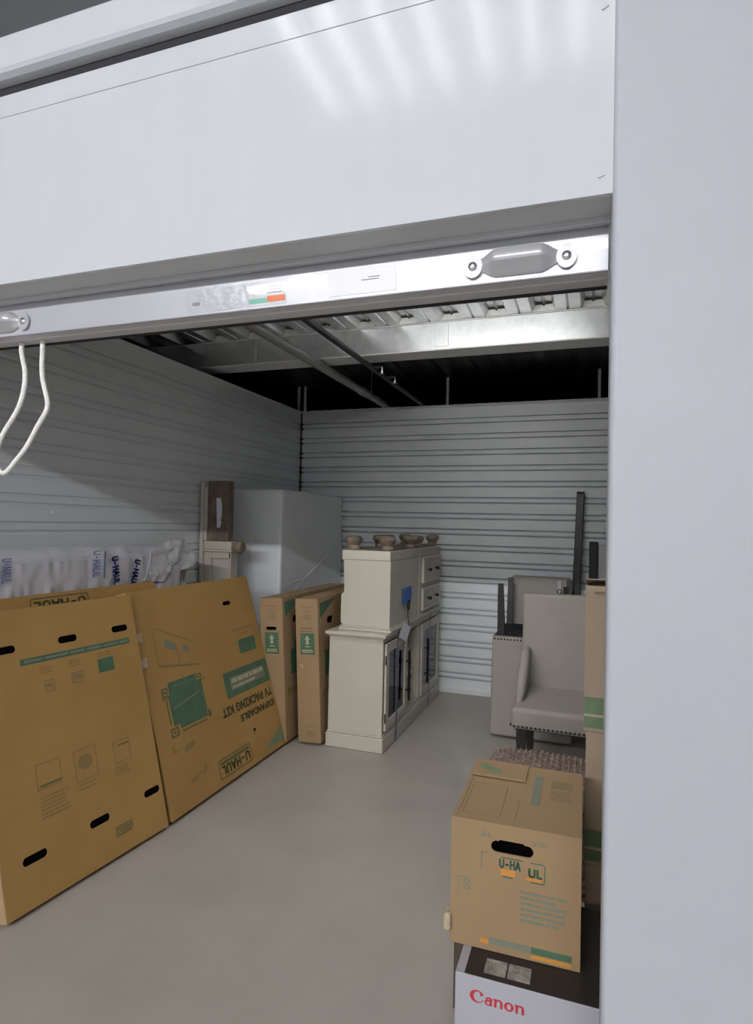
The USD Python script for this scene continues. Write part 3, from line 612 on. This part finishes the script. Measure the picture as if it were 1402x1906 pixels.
# ================================================================ CREAM CONSOLE AND NIGHTSTANDS
cs = thing('media_console', 'long cream media console with black bar handles standing on the floor', 'cabinet')
X0, X1, Y0, Y1 = -1.655, -1.272, 3.782, 5.29
obj('plinth', [bx(X0 - 0.012, X1 + 0.012, Y0 - 0.012, Y1 + 0.006, 0, 0.095, 0.006), bx(X0 - 0.006, X1 + 0.006, Y0 - 0.006, Y1 + 0.004, 0.0955, 0.108, 0.005)], 'cream_paint', cs)
bodyparts = [bx(X0, X1, Y0, Y0 + 0.022, 0.1085, 0.735, 0.002), bx(X0, X1, Y1 - 0.022, Y1, 0.1085, 0.735, 0.002), bx(X0, X0 + 0.012, Y0 + 0.0225, Y1 - 0.0225, 0.1085, 0.735), bx(X0 + 0.0125, X1, Y0 + 0.0225, Y1 - 0.0225, 0.1085, 0.128), bx(X0 + 0.0125, X1, Y0 + 0.0225, Y1 - 0.0225, 0.712, 0.735),
             bx(X0 + 0.0125, X1 - 0.004, 4.285, 4.305, 0.1285, 0.7115), bx(X0 + 0.0125, X1 - 0.001, 4.685, 4.715, 0.1285, 0.7115)]
obj('body', bodyparts, 'cream_paint', cs)
obj('shelf', bx(X0 + 0.0125, X1 - 0.06, Y0 + 0.0225, 4.2848, 0.40, 0.418, 0.002), 'cream_inside', cs)
for z in (0.315, 0.52): obj('shelf', bx(X0 + 0.0125, X1 - 0.05, 4.3052, 4.6848, z, z + 0.016, 0.002), 'cream_inside', cs)
obj('shelf', bx(X0 + 0.0125, X1 - 0.06, 4.7152, Y1 - 0.0227, 0.40, 0.418, 0.002), 'cream_inside', cs)
tp = Polygon([(0, 0), (0.014, 0.006), (0.020, 0.016), (0.028, 0.020), (0.028, 0.030), (0.022, 0.034), (-0.02, 0.034), (-0.02, 0)])
def moulded(x0, x1, y0, y1, z0, grow):
    """moulded slab: stacked outlines of growing size"""
    ms = []
    for (g, a, b) in grow: ms.append(bx(x0 - g, x1 + g, y0 - g, y1 + g, z0 + a, z0 + b, min(0.004, (b - a) * 0.4)))
    return ms
obj('top', moulded(X0, X1, Y0, Y1, 0.7355, [(0.006, 0, 0.008), (0.014, 0.008, 0.015), (0.024, 0.015, 0.036)]), 'cream_paint', cs)
def console_door(y0, y1, hy):
    z0, z1, xa, xb = 0.135, 0.706, X1 + 0.0005, X1 + 0.0175
    s = 0.062
    d = obj('door', [bx(xa, xb, y0, y0 + s, z0, z1, 0.003), bx(xa, xb, y1 - s, y1, z0, z1, 0.003), bx(xa, xb, y0 + s, y1 - s, z0, z0 + s, 0.003), bx(xa, xb, y0 + s, y1 - s, z1 - s, z1, 0.003)], 'cream_paint', cs)
    obj('pane', bx(xa + 0.005, xa + 0.008, y0 + s - 0.004, y1 - s + 0.004, z0 + s - 0.004, z1 - s + 0.004), 'pane_glass', d, label='clear glass pane')
    hm = [cyl((xb + 0.026, hy, 0.225), (xb + 0.026, hy, 0.580), 0.0075, 12)]
    for z in (0.300, 0.505): hm += [cyl((xb - 0.001, hy, z), (xb + 0.026, hy, z), 0.0055, 10), cyl((xb + 0.026, hy, z - 0.02), (xb + 0.026, hy, z + 0.02), 0.0105, 12)]
    obj('handle', hm, 'black_metal', d, label='black bar handle')
    hy2 = y0 - 0.004 if hy > (y0 + y1) / 2 else y1 + 0.004
    for z in (0.22, 0.60): obj('hinge', cyl((xb - 0.004, hy2, z - 0.03), (xb - 0.004, hy2, z + 0.03), 0.005, 10), 'bronze', d, label='dark hinge')
console_door(Y0 + 0.026, 4.292, 4.255)
console_door(4.700, Y1 - 0.024, 4.785)

def nightstand(label, y0, y1, drawers):
    t = thing('nightstand', label, 'nightstand', T(-1.60, y0, 0.7725), group=None)
    w, d, h = 0.345, y1 - y0, 0.548
    # upside down: its top slab rests on the console, its feet point up
    obj('top_slab', moulded(0.0, w, 0.0, d, 0.0, [(0.016, 0, 0.018), (0.010, 0.018, 0.026), (0.004, 0.026, 0.034)]), 'cream_paint', t)
    bp = Polygon([(0.010, 0.0345), (-0.004, 0.046), (-0.006, 0.060), (-0.006, 0.236), (0.002, 0.244), (0.013, 0.256), (0.015, 0.270), (0.012, 0.380), (0.008, 0.475), (w, 0.475), (w, 0.0345)])
    obj('body', mv(mv(ext(bp, d), FRONT), T(0, d, 0)), 'cream_paint', t, smooth=False)
    obj('apron', moulded(0.0, w - 0.006, 0.0, d, 0.4755, [(0.004, 0, 0.066)]), 'cream_paint', t)
    obj('raw_base', bx(0.02, w - 0.02, 0.02, d - 0.02, 0.5440, 0.5475), 'raw_wood', t, label='raw brown wood base')
    foot = lathe([(0, 0), (0.041, 0), (0.041, 0.014), (0.037, 0.024), (0.041, 0.034), (0.052, 0.046), (0.058, 0.058), (0.059, 0.068), (0.055, 0.080), (0.046, 0.087), (0.030, 0.090), (0, 0.090)], 24)
    for fx in (0.052, w - 0.050):
        for fy in (0.07, d - 0.07): obj('bun_foot', mv(foot, T(fx, fy, 0.548)), 'worn_foot', t, label='round bun foot with worn brown underside')
    for (a, b) in drawers:
        dd = obj('drawer', [bx(w + 0.0005, w + 0.016, 0.05, d - 0.05, a, b, 0.004), bx(w + 0.016, w + 0.022, 0.05, d - 0.05, a, a + 0.02, 0.003), bx(w + 0.016, w + 0.022, 0.05, d - 0.05, b - 0.02, b, 0.003), bx(w + 0.016, w + 0.022, 0.05, 0.07, a + 0.02, b - 0.02, 0.003), bx(w + 0.016, w + 0.022, d - 0.07, d - 0.05, a + 0.02, b - 0.02, 0.003)], 'cream_paint', t)
        for ky in (0.20, d - 0.20):
            kn = lathe([(0, 0), (0.008, 0), (0.007, 0.012), (0.015, 0.020), (0.015, 0.028), (0.008, 0.033), (0, 0.033)], 16)
            obj('knob', mv(kn, T(w + 0.016, ky, (a + b) / 2) @ Ry(math.pi / 2)), 'black_metal', dd, label='small dark knob')
    return t
n1 = nightstand('upside-down cream nightstand with plain back, nearest the camera on the console', 3.85, 4.545, [])
nightstand('upside-down cream nightstand with knobbed drawers, behind the plain one on the console', 4.582, 5.225, [(0.045, 0.225), (0.262, 0.465)])

tgx = -1.2545
tg = thing('hanging_tag', 'paper tag on a dark cord under a patch of blue tape on the nightstand', 'tag')
tm = bx(tgx, tgx + 0.006, 4.115, 4.320, 0.930, 1.045, 0.0025).subdivide().subdivide(); v = tm.vertices.copy(); v[:, 0] += 0.012 * meshkit.fbm(v * 30, 2, 4); tm.vertices = v
obj('tape_patch', tm, 'blue_tape', tg, label='crumpled blue tape patch')
lp = [(tgx + 0.016, 4.235 + 0.022 * math.cos(a), 0.915 + 0.034 * math.sin(a)) for a in np.linspace(math.pi / 2, math.pi * 2.5, 24)]
obj('loop', tube(lp, 0.005, 8), 'black_metal', tg)
obj('cord', tube(spline([(tgx + 0.014, 4.24, 0.90), (tgx + 0.012, 4.235, 0.85), (tgx + 0.016, 4.24, 0.80), (tgx + 0.034, 4.20, 0.775)], 20), 0.0028, 8), 'pipe_black', tg)
pm = bx(-0.055, 0.055, -0.0006, 0.0006, -0.055, 0.055)
obj('paper_card', mv(pm, T(-1.222, 4.105, 0.742) @ Rz(math.radians(90 - 14)) @ Ry(0.45) @ Rx(0.10)), 'paper', tg, label='white paper card')
sp = thing('packing_strap', 'narrow dark blue strap around the near end of the console', 'strap')
obj('band', [bx(X1 + 0.0185, X1 + 0.0205, 4.03, 4.05, 0.04, 0.735), bx(X1 + 0.0255, X1 + 0.0275, 4.03, 4.05, 0.735, 0.775), bx(X1 + 0.0130, X1 + 0.0150, 4.03, 4.05, 0.0, 0.06)], 'strap_blue', sp, smooth=False)
sp2 = thing('packing_strap', 'faint grey blue strap around the far end of the console', 'strap')
obj('band', [bx(X1 + 0.0185, X1 + 0.0205, 4.925, 4.937, 0.04, 0.735), bx(X1 + 0.0255, X1 + 0.0275, 4.925, 4.937, 0.735, 0.775), bx(X1 + 0.0130, X1 + 0.0150, 4.925, 4.937, 0.0, 0.06)], 'strap_blue', sp2, smooth=False)

# ================================================================ CHAIRS
def chair(label, M, w=0.56, bw=None, arms=False, H=1.07):
    t = thing('dining_chair', label, 'chair', M)
    h = w / 2; bh = (bw or w) / 2
    seat = rbox(-h, h, -0.32, 0.22, 0.375, 0.495, 0.028, 8)
    obj('seat', seat, 'chair_fabric', t, smooth=40)
    back = rbox(-bh, bh, -0.055, 0.055, 0.0, H - 0.378, 0.022, 8)
    A = np.eye(4); A[1, 2] = 0.09                     # reclines slightly
    obj('backrest', mv(back, T(0, 0.245, 0.378) @ A), 'chair_fabric', t, smooth=40)
    lg = lambda x, y, dy: trimesh.convex.convex_hull(np.array([(x + a * s, y + b * s + (dy if z == 0 else 0), z) for a in (-1, 1) for b in (-1, 1) for z, s in ((0.0, 0.018), (0.374, 0.026))]))
    for x in (-h + 0.055, h - 0.055):
        obj('leg', lg(x, -0.275, 0.0), 'chair_leg', t, smooth=False)
        obj('leg', lg(x, 0.225, 0.07), 'chair_leg', t, smooth=False)
    obj('dust_cover', bx(-h + 0.02, h - 0.02, -0.29, 0.26, 0.371, 0.3748), 'dust_cover', t)
    nm = trimesh.creation.icosphere(1, 0.0066); ns = []
    for k in range(24):
        x = -h + 0.02 + (w - 0.04) * k / 23
        ns += [mv(nm, T(x, -0.319, 0.396)), mv(nm, T(x * bh / h, 0.192 + 0.11, 0.396))]
    for k in range(21):
        y = -0.30 + 0.58 * k / 20
        ns += [mv(nm, T(sx * h, y, 0.396)) for sx in (-1, 1) if y < 0.2]
    obj('nailhead_trim', ns, 'nailhead', t, smooth=True, kind='stuff')
    if arms:
        for s in (-1, 1):
            sp_ = lambda y, z, r: manifold3d.Manifold.sphere(r, 20).translate((s * (h - 0.031), y, z))
            tops = [(0.20, 0.715, 0.026), (0.12, 0.700, 0.028), (0.04, 0.650, 0.029), (-0.05, 0.585, 0.029), (-0.14, 0.530, 0.026), (-0.18, 0.505, 0.020)]
            am = manifold3d.Manifold()
            for a_, b_ in zip(tops, tops[1:]): am += manifold3d.Manifold.batch_hull([sp_(*a_), sp_(*b_), sp_(a_[0], 0.485, a_[2]), sp_(b_[0], 0.485, b_[2])])
            obj('arm', am, 'chair_fabric', t, smooth=40)
    return t
chair('greige upholstered chair facing the door with a low curved arm and nailhead trim', T(-0.125, 3.74, 0.01), arms=True, H=1.062)
chair('greige chair stacked upside down, black legs up and its back to the camera', T(-0.385, 4.735, 1.085) @ Rx(math.pi), H=1.068)
c3 = chair('greige chair standing behind the upside-down chair, only its upper back showing', T(-0.385, 4.86, 0), w=0.47, H=1.09)
rg_ = trimesh.creation.torus(0.016, 0.004, major_sections=20, minor_sections=8)
obj('back_strap', bx(0.135, 0.165, 0.22, 0.2205, 0.9, 1.07), 'headboard_fabric', c3)
obj('ring_pull', mv(rg_, T(0.150, 0.222, 0.985) @ Rx(math.pi / 2)), 'black_metal', c3, label='small black ring pull')

# --- bed parts against the back wall
br = thing('bed_rail', 'tall dark wooden bed rail leaning upright against the back wall', 'bed rail')
o = np.array([-0.140, 5.17, 0.0]); p = np.array([-0.090, 5.375, 1.765]); d = (p - o); Ln = np.linalg.norm(d); d /= Ln
xx = np.cross([0, 1, 0], d); xx /= np.linalg.norm(xx); yy = np.cross(d, xx)
FM = frameM(o + np.array([0, -0.03, 0.02]), xx, yy, d)
obj('rail', mv(bx(-0.030, 0.030, -0.02, 0.02, 0, Ln, 0.004), FM), 'bed_wood', br)
obj('end_cap', mv(bx(-0.032, 0.032, -0.022, 0.022, Ln + 0.0003, Ln + 0.012, 0.004), FM), 'bed_wood', br)
hb = thing('headboard', 'pale grey headboard with a dark wooden edge post, standing by the right wall', 'headboard', T(0.02, 4.90, 0))
obj('edge_post', bx(-0.035, 0.030, -0.03, 0.03, 0, 1.395, 0.006), 'bed_wood', hb)
obj('padded_panel', rbox(0.0305, 1.2, -0.04, 0.04, 0.25, 1.372, 0.02, 6), 'headboard_fabric', hb, smooth=40)
obj('edge_post', bx(1.2005, 1.265, -0.03, 0.03, 0, 1.395, 0.006), 'bed_wood', hb)

# ================================================================ RIGHT FOREGROUND
# --- woven basket
wk = thing('woven_basket', 'woven brown basket with a domed lid behind the small moving box', 'basket', T(-0.17, 2.87, 0))
def weave_grid(fn, nu, nv):
    u, v = np.meshgrid(np.linspace(0, 1, nu), np.linspace(0, 1, nv), indexing='ij')
    P = fn(u, v).reshape(-1, 3); f = []
    i, j = np.meshgrid(np.arange(nu - 1), np.arange(nv - 1), indexing='ij'); a = (i * nv + j).ravel()
    F = np.c_[a, a + nv, a + nv + 1, a + 1]
    return trimesh.Trimesh(P, np.vstack([F[:, [0, 1, 2]], F[:, [0, 2, 3]]]), process=False)
def lid(u, v):
    x = (u - 0.5) * 0.56; y = (v - 0.5) * 0.50
    r = np.clip(1 - (np.abs(2 * (u - 0.5)) ** 3.5), 0, 1) * np.clip(1 - (np.abs(2 * (v - 0.5)) ** 3.5), 0, 1)
    z = 0.352 + 0.075 * np.sqrt(r) + 0.010 * np.sin(u * 2 * np.pi * 11) * np.sin(v * 2 * np.pi * 10) + 0.003 * np.sin(u * 2 * np.pi * 44)
    return np.stack([x, y, z], -1)
obj('lid', weave_grid(lid, 200, 170), 'wicker', wk, smooth=True)
def side(u, v):
    a = u * 2 * np.pi; c, s = np.cos(a), np.sin(a)
    k = (np.abs(c) ** 6 + np.abs(s) ** 6) ** (-1 / 6)
    bump = 0.006 * np.sin(u * 2 * np.pi * 40) * np.sin(v * 2 * np.pi * 11)
    return np.stack([(0.262 + bump) * c * k, (0.232 + bump) * s * k, v * 0.362], -1)
m = weave_grid(side, 260, 80); m.invert()
obj('basket_body', m, 'wicker', wk, smooth=True)

# --- right stack of taped boxes
def stack_box(label, x, z, h, flaps=False):
    t = thing('moving_box', label, 'cardboard box', T(x, 2.13, z))
    w, d = 0.46, 0.46
    carton(t, w, d, h, 'cardboard_pale', top=not flaps)
    obj('tape_band', [flat(sbox(0.001, 0.058, w - 0.001, 0.112)), flat(sbox(0.001, 0.012, w - 0.001, 0.048))], 'green_tape', t, smooth=False, label='two green printed stripes')
    obj('seam', flat(sbox(0.001, 0.050, w - 0.001, 0.056), FRONT, 0.0002), 'print_pale', t, smooth=False)
    if flaps:
        obj('flap', mv(bx(0.0, w, 0, d / 2 - 0.004, 0, 0.005), T(0, 0, h + 0.0005) @ Rx(0.05)), 'cardboard_pale', t, smooth=False)
        obj('flap', mv(bx(0.0, w, -d / 2 + 0.004, 0, 0, 0.005), T(0, d, h + 0.0005) @ Rx(-0.16)), 'cardboard_pale', t, smooth=False)
        obj('flap_print', flat(sbox(0.03, 0.02, 0.12, 0.08), T(0, 0, h + 0.0005) @ Rx(0.05) @ TOP(0.005)), 'print_faint_tan', t, smooth=False)
    return t
stack_box('pale moving box at the bottom of the stack beside the right jamb', -0.004, 0.0, 0.402)
stack_box('pale moving box in the middle of the stack beside the right jamb', -0.008, 0.4035, 0.428)
stack_box('pale moving box with raised flaps, topmost of the stack beside the right jamb', -0.016, 0.833, 0.440, True)

# --- white printer carton
cn = thing('printer_carton', 'white carton with red lettering and a black top under the small moving box', 'carton', T(-0.300, 1.500, 0))
cw, cd, ch = 0.52, 0.385, 0.405
obj('carton_body', bx(0, cw, 0, cd, 0, ch - 0.0006, 0.002), 'white_carton', cn)
obj('black_top', bx(0.022, cw - 0.004, 0.004, cd - 0.004, ch - 0.0006, ch + 0.0004), 'black_carton', cn, smooth=False, label='glossy black printed top')
def logo_word():
    def ell(cx, cy, rx, ry): return affinity.scale(Point(cx, cy).buffer(1, quad_segs=16), rx, ry)
    out = []
    C = ell(0.50, 0.50, 0.50, 0.52).difference(ell(0.60, 0.50, 0.34, 0.44)).difference(Polygon([(0.62, 0.50), (1.2, 0.86), (1.2, 0.16)]))
    C = C.union(Polygon([(0.62, 0.90), (0.95, 0.78), (0.80, 0.60), (0.70, 0.66), (0.74, 0.78)]))
    out.append(C)
    def a(x):
        s = ell(x + 0.27, 0.22, 0.24, 0.24).difference(ell(x + 0.29, 0.20, 0.13, 0.15))
        return s.union(sbox(x + 0.36, 0, x + 0.53, 0.52)).union(ell(x + 0.34, 0.50, 0.24, 0.18).difference(ell(x + 0.31, 0.46, 0.15, 0.10)).difference(sbox(x, 0, x + 0.36, 0.50))).union(ell(x + 0.16, 0.53, 0.075, 0.075))
    def n(x):
        return unary_union([sbox(x, 0, x + 0.17, 0.62), Polygon([(x - 0.06, 0.66), (x + 0.17, 0.70), (x + 0.17, 0.55), (x - 0.06, 0.58)]), ell(x + 0.34, 0.42, 0.24, 0.27).difference(ell(x + 0.30, 0.36, 0.13, 0.22)).intersection(sbox(x + 0.1, 0.36, x + 0.7, 1)), sbox(x + 0.41, 0, x + 0.58, 0.42)])
    def o(x): return ell(x + 0.32, 0.34, 0.32, 0.36).difference(ell(x + 0.32, 0.34, 0.14, 0.26))
    out += [a(1.00), n(1.68), o(2.36), n(3.12)]
    return unary_union(out)
lw = logo_word(); bnd = lw.bounds
lw = affinity.translate(affinity.scale(lw, 0.129 / (bnd[2] - bnd[0]), 0.0295 / (bnd[3] - bnd[1]), origin=(bnd[0], bnd[1])), 0.037 - bnd[0], 0.3445 - bnd[1])
obj('logo_lettering', flat(lw), 'red_ink', cn, smooth=False, label='red serif lettering')
sm = bx(0.066, 0.176, 0.020, 0.073, ch + 0.0006, ch + 0.0012)
obj('top_sticker', [bx(0.066, 0.118, 0.020, 0.073, ch + 0.0006, ch + 0.0012), bx(0.122, 0.176, 0.020, 0.073, ch + 0.0006, ch + 0.0012)], 'silver_tape', cn, smooth=False, label='shiny silver sticker')

bc = thing('brown_carton', 'low dark brown carton behind the white carton, mostly hidden', 'carton', T(-0.385, 1.895, 0))
obj('carton_body', bx(0, 0.34, 0, 0.22, 0, 0.25, 0.003), 'brown_carton', bc)
obj('lid', bx(-0.004, 0.344, -0.004, 0.224, 0.2505, 0.285, 0.003), 'brown_carton', bc)

# --- small moving box on the printer carton
sb = thing('small_moving_box', 'small tan moving box with a big dark hand hole on the white carton', 'cardboard box', T(-0.337, 1.600, 0.4065) @ Rz(math.radians(0.6)))
w, d, h = 0.326, 0.414, 0.326
hole = Polygon([(0.117, 0.285), (0.107, 0.276), (0.107, 0.266), (0.118, 0.257), (0.190, 0.247), (0.205, 0.251), (0.208, 0.262), (0.197, 0.272), (0.186, 0.283), (0.128, 0.289)]).buffer(0.004).buffer(-0.003)
hole = unary_union([slot(0.157, 0.2680, 0.106, 0.029), sbox(0.125, 0.262, 0.186, 0.286)]).buffer(0.003).buffer(-0.003)
carton(sb, w, d, h, 'cardboard_tan', [hole], [slot(d / 2, 0.27, 0.1, 0.03)])
obj('hole_shade', bx(0.02, w - 0.02, 0.05, 0.055, 0.02, h - 0.02), 'box_dark', sb, smooth=False)  # shade behind the hand hole as a black sheet
obj('lid_flap', mv(bx(0.0, 0.165, 0, 0.13, 0, 0.004), T(0.0, d - 0.135, h + 0.0035) @ Rx(-0.022)), 'cardboard_tan', sb, smooth=False, label='loose lid flap')
obj('fold_line', flat(sbox(0.01, 0.015, 0.013, 0.27), TOP(h + 0.0001), 0), 'print_faint_tan', sb, smooth=False)
obj('lettering', [letters('EA', 0.079, 0.288, 0.104, 0.300), letters('NTITY', 0.208, 0.286, 0.246, 0.298)], 'print_grey_green', sb, smooth=False)
obj('lettering', [letters('U-HA', 0.126, 0.217, 0.179, 0.239, heavy=0.0009), letters('UL', 0.199, 0.207, 0.232, 0.228, heavy=0.0009), flat(sbox(0.130, 0.242, 0.184, 0.2445)), flat(sbox(0.136, 0.1935, 0.160, 0.1965)), flat(ring(0.15, 0.193, 0.240, 0.244, 0.0028, 0.008).difference(sbox(0.0, 0.0, 0.204, 1)))], 'print_green', sb, smooth=False, label='framed green logo broken by tape')
for q in ((0.130, 0.199, 0.166, 0.2145), (0.194, 0.1985, 0.232, 0.2055), (0.208, 0.006, 0.306, 0.015), (0.08, 0.016, 0.102, 0.028)): obj('orange_bar', flat(sbox(*q)), 'print_orange', sb, smooth=False)
obj('size_print', [letters('S', 0.034, 0.142, 0.051, 0.170), flat(sbox(0.018, 0.173, 0.048, 0.1745)), flat(sbox(0.018, 0.125, 0.0195, 0.1745)), flat(sbox(0.078, 0.205, 0.0805, 0.249)), flat(sbox(0.078, 0.247, 0.098, 0.249))], 'print_grey_green', sb, smooth=False)
obj('small_print', flat(lines(0.180, 0.088, 0.296, 0.172, 6, 0.5, 31, 0.3)), 'print_grey_green', sb, smooth=False)
obj('banner_print', flat(sbox(0.208, 0.018, 0.306, 0.034)), 'print_green', sb, smooth=False)
obj('banner_print', flat(sbox(0.102, 0.018, 0.208, 0.034)), 'print_grey_green', sb, smooth=False, label='faded grey green banner end')
TP = TOP(h)
obj('arrow_print', flat(Polygon([(0.012, 0.357), (0.034, 0.380), (0.040, 0.366), (0.088, 0.338), (0.094, 0.305), (0.074, 0.300), (0.044, 0.330), (0.036, 0.322)]), T(0, d - 0.135, h + 0.0035) @ Rx(-0.022) @ T(0, 0.135 - d, 0) @ TOP(0.0041)), 'print_green_pale', sb, smooth=False)
obj('top_print', [flat(sbox(0.190, 0.14, 0.213, 0.343), TP), flat(sbox(0.238, 0.27, 0.298, 0.325), TP), flat(lines(0.240, 0.19, 0.298, 0.262, 5, 0.5, 9), TP), flat(ring(0.02, 0.03, 0.12, 0.235, 0.0022), TP), flat(sbox(0.158, 0.03, 0.1605, 0.15), TP)], 'print_faint_tan', sb, smooth=False)
obj('band_print', flat(sbox(0.190, 0.14, 0.213, 0.343), TP, 0.0004), 'print_grey_green', sb, smooth=False)
fm = rbox(-0.016, 0.004, -0.012, 0.03, 0.030, 0.075, 0.006, 6)
obj('torn_tape', fm, 'packing_tape', sb, label='torn tape end at the corner')
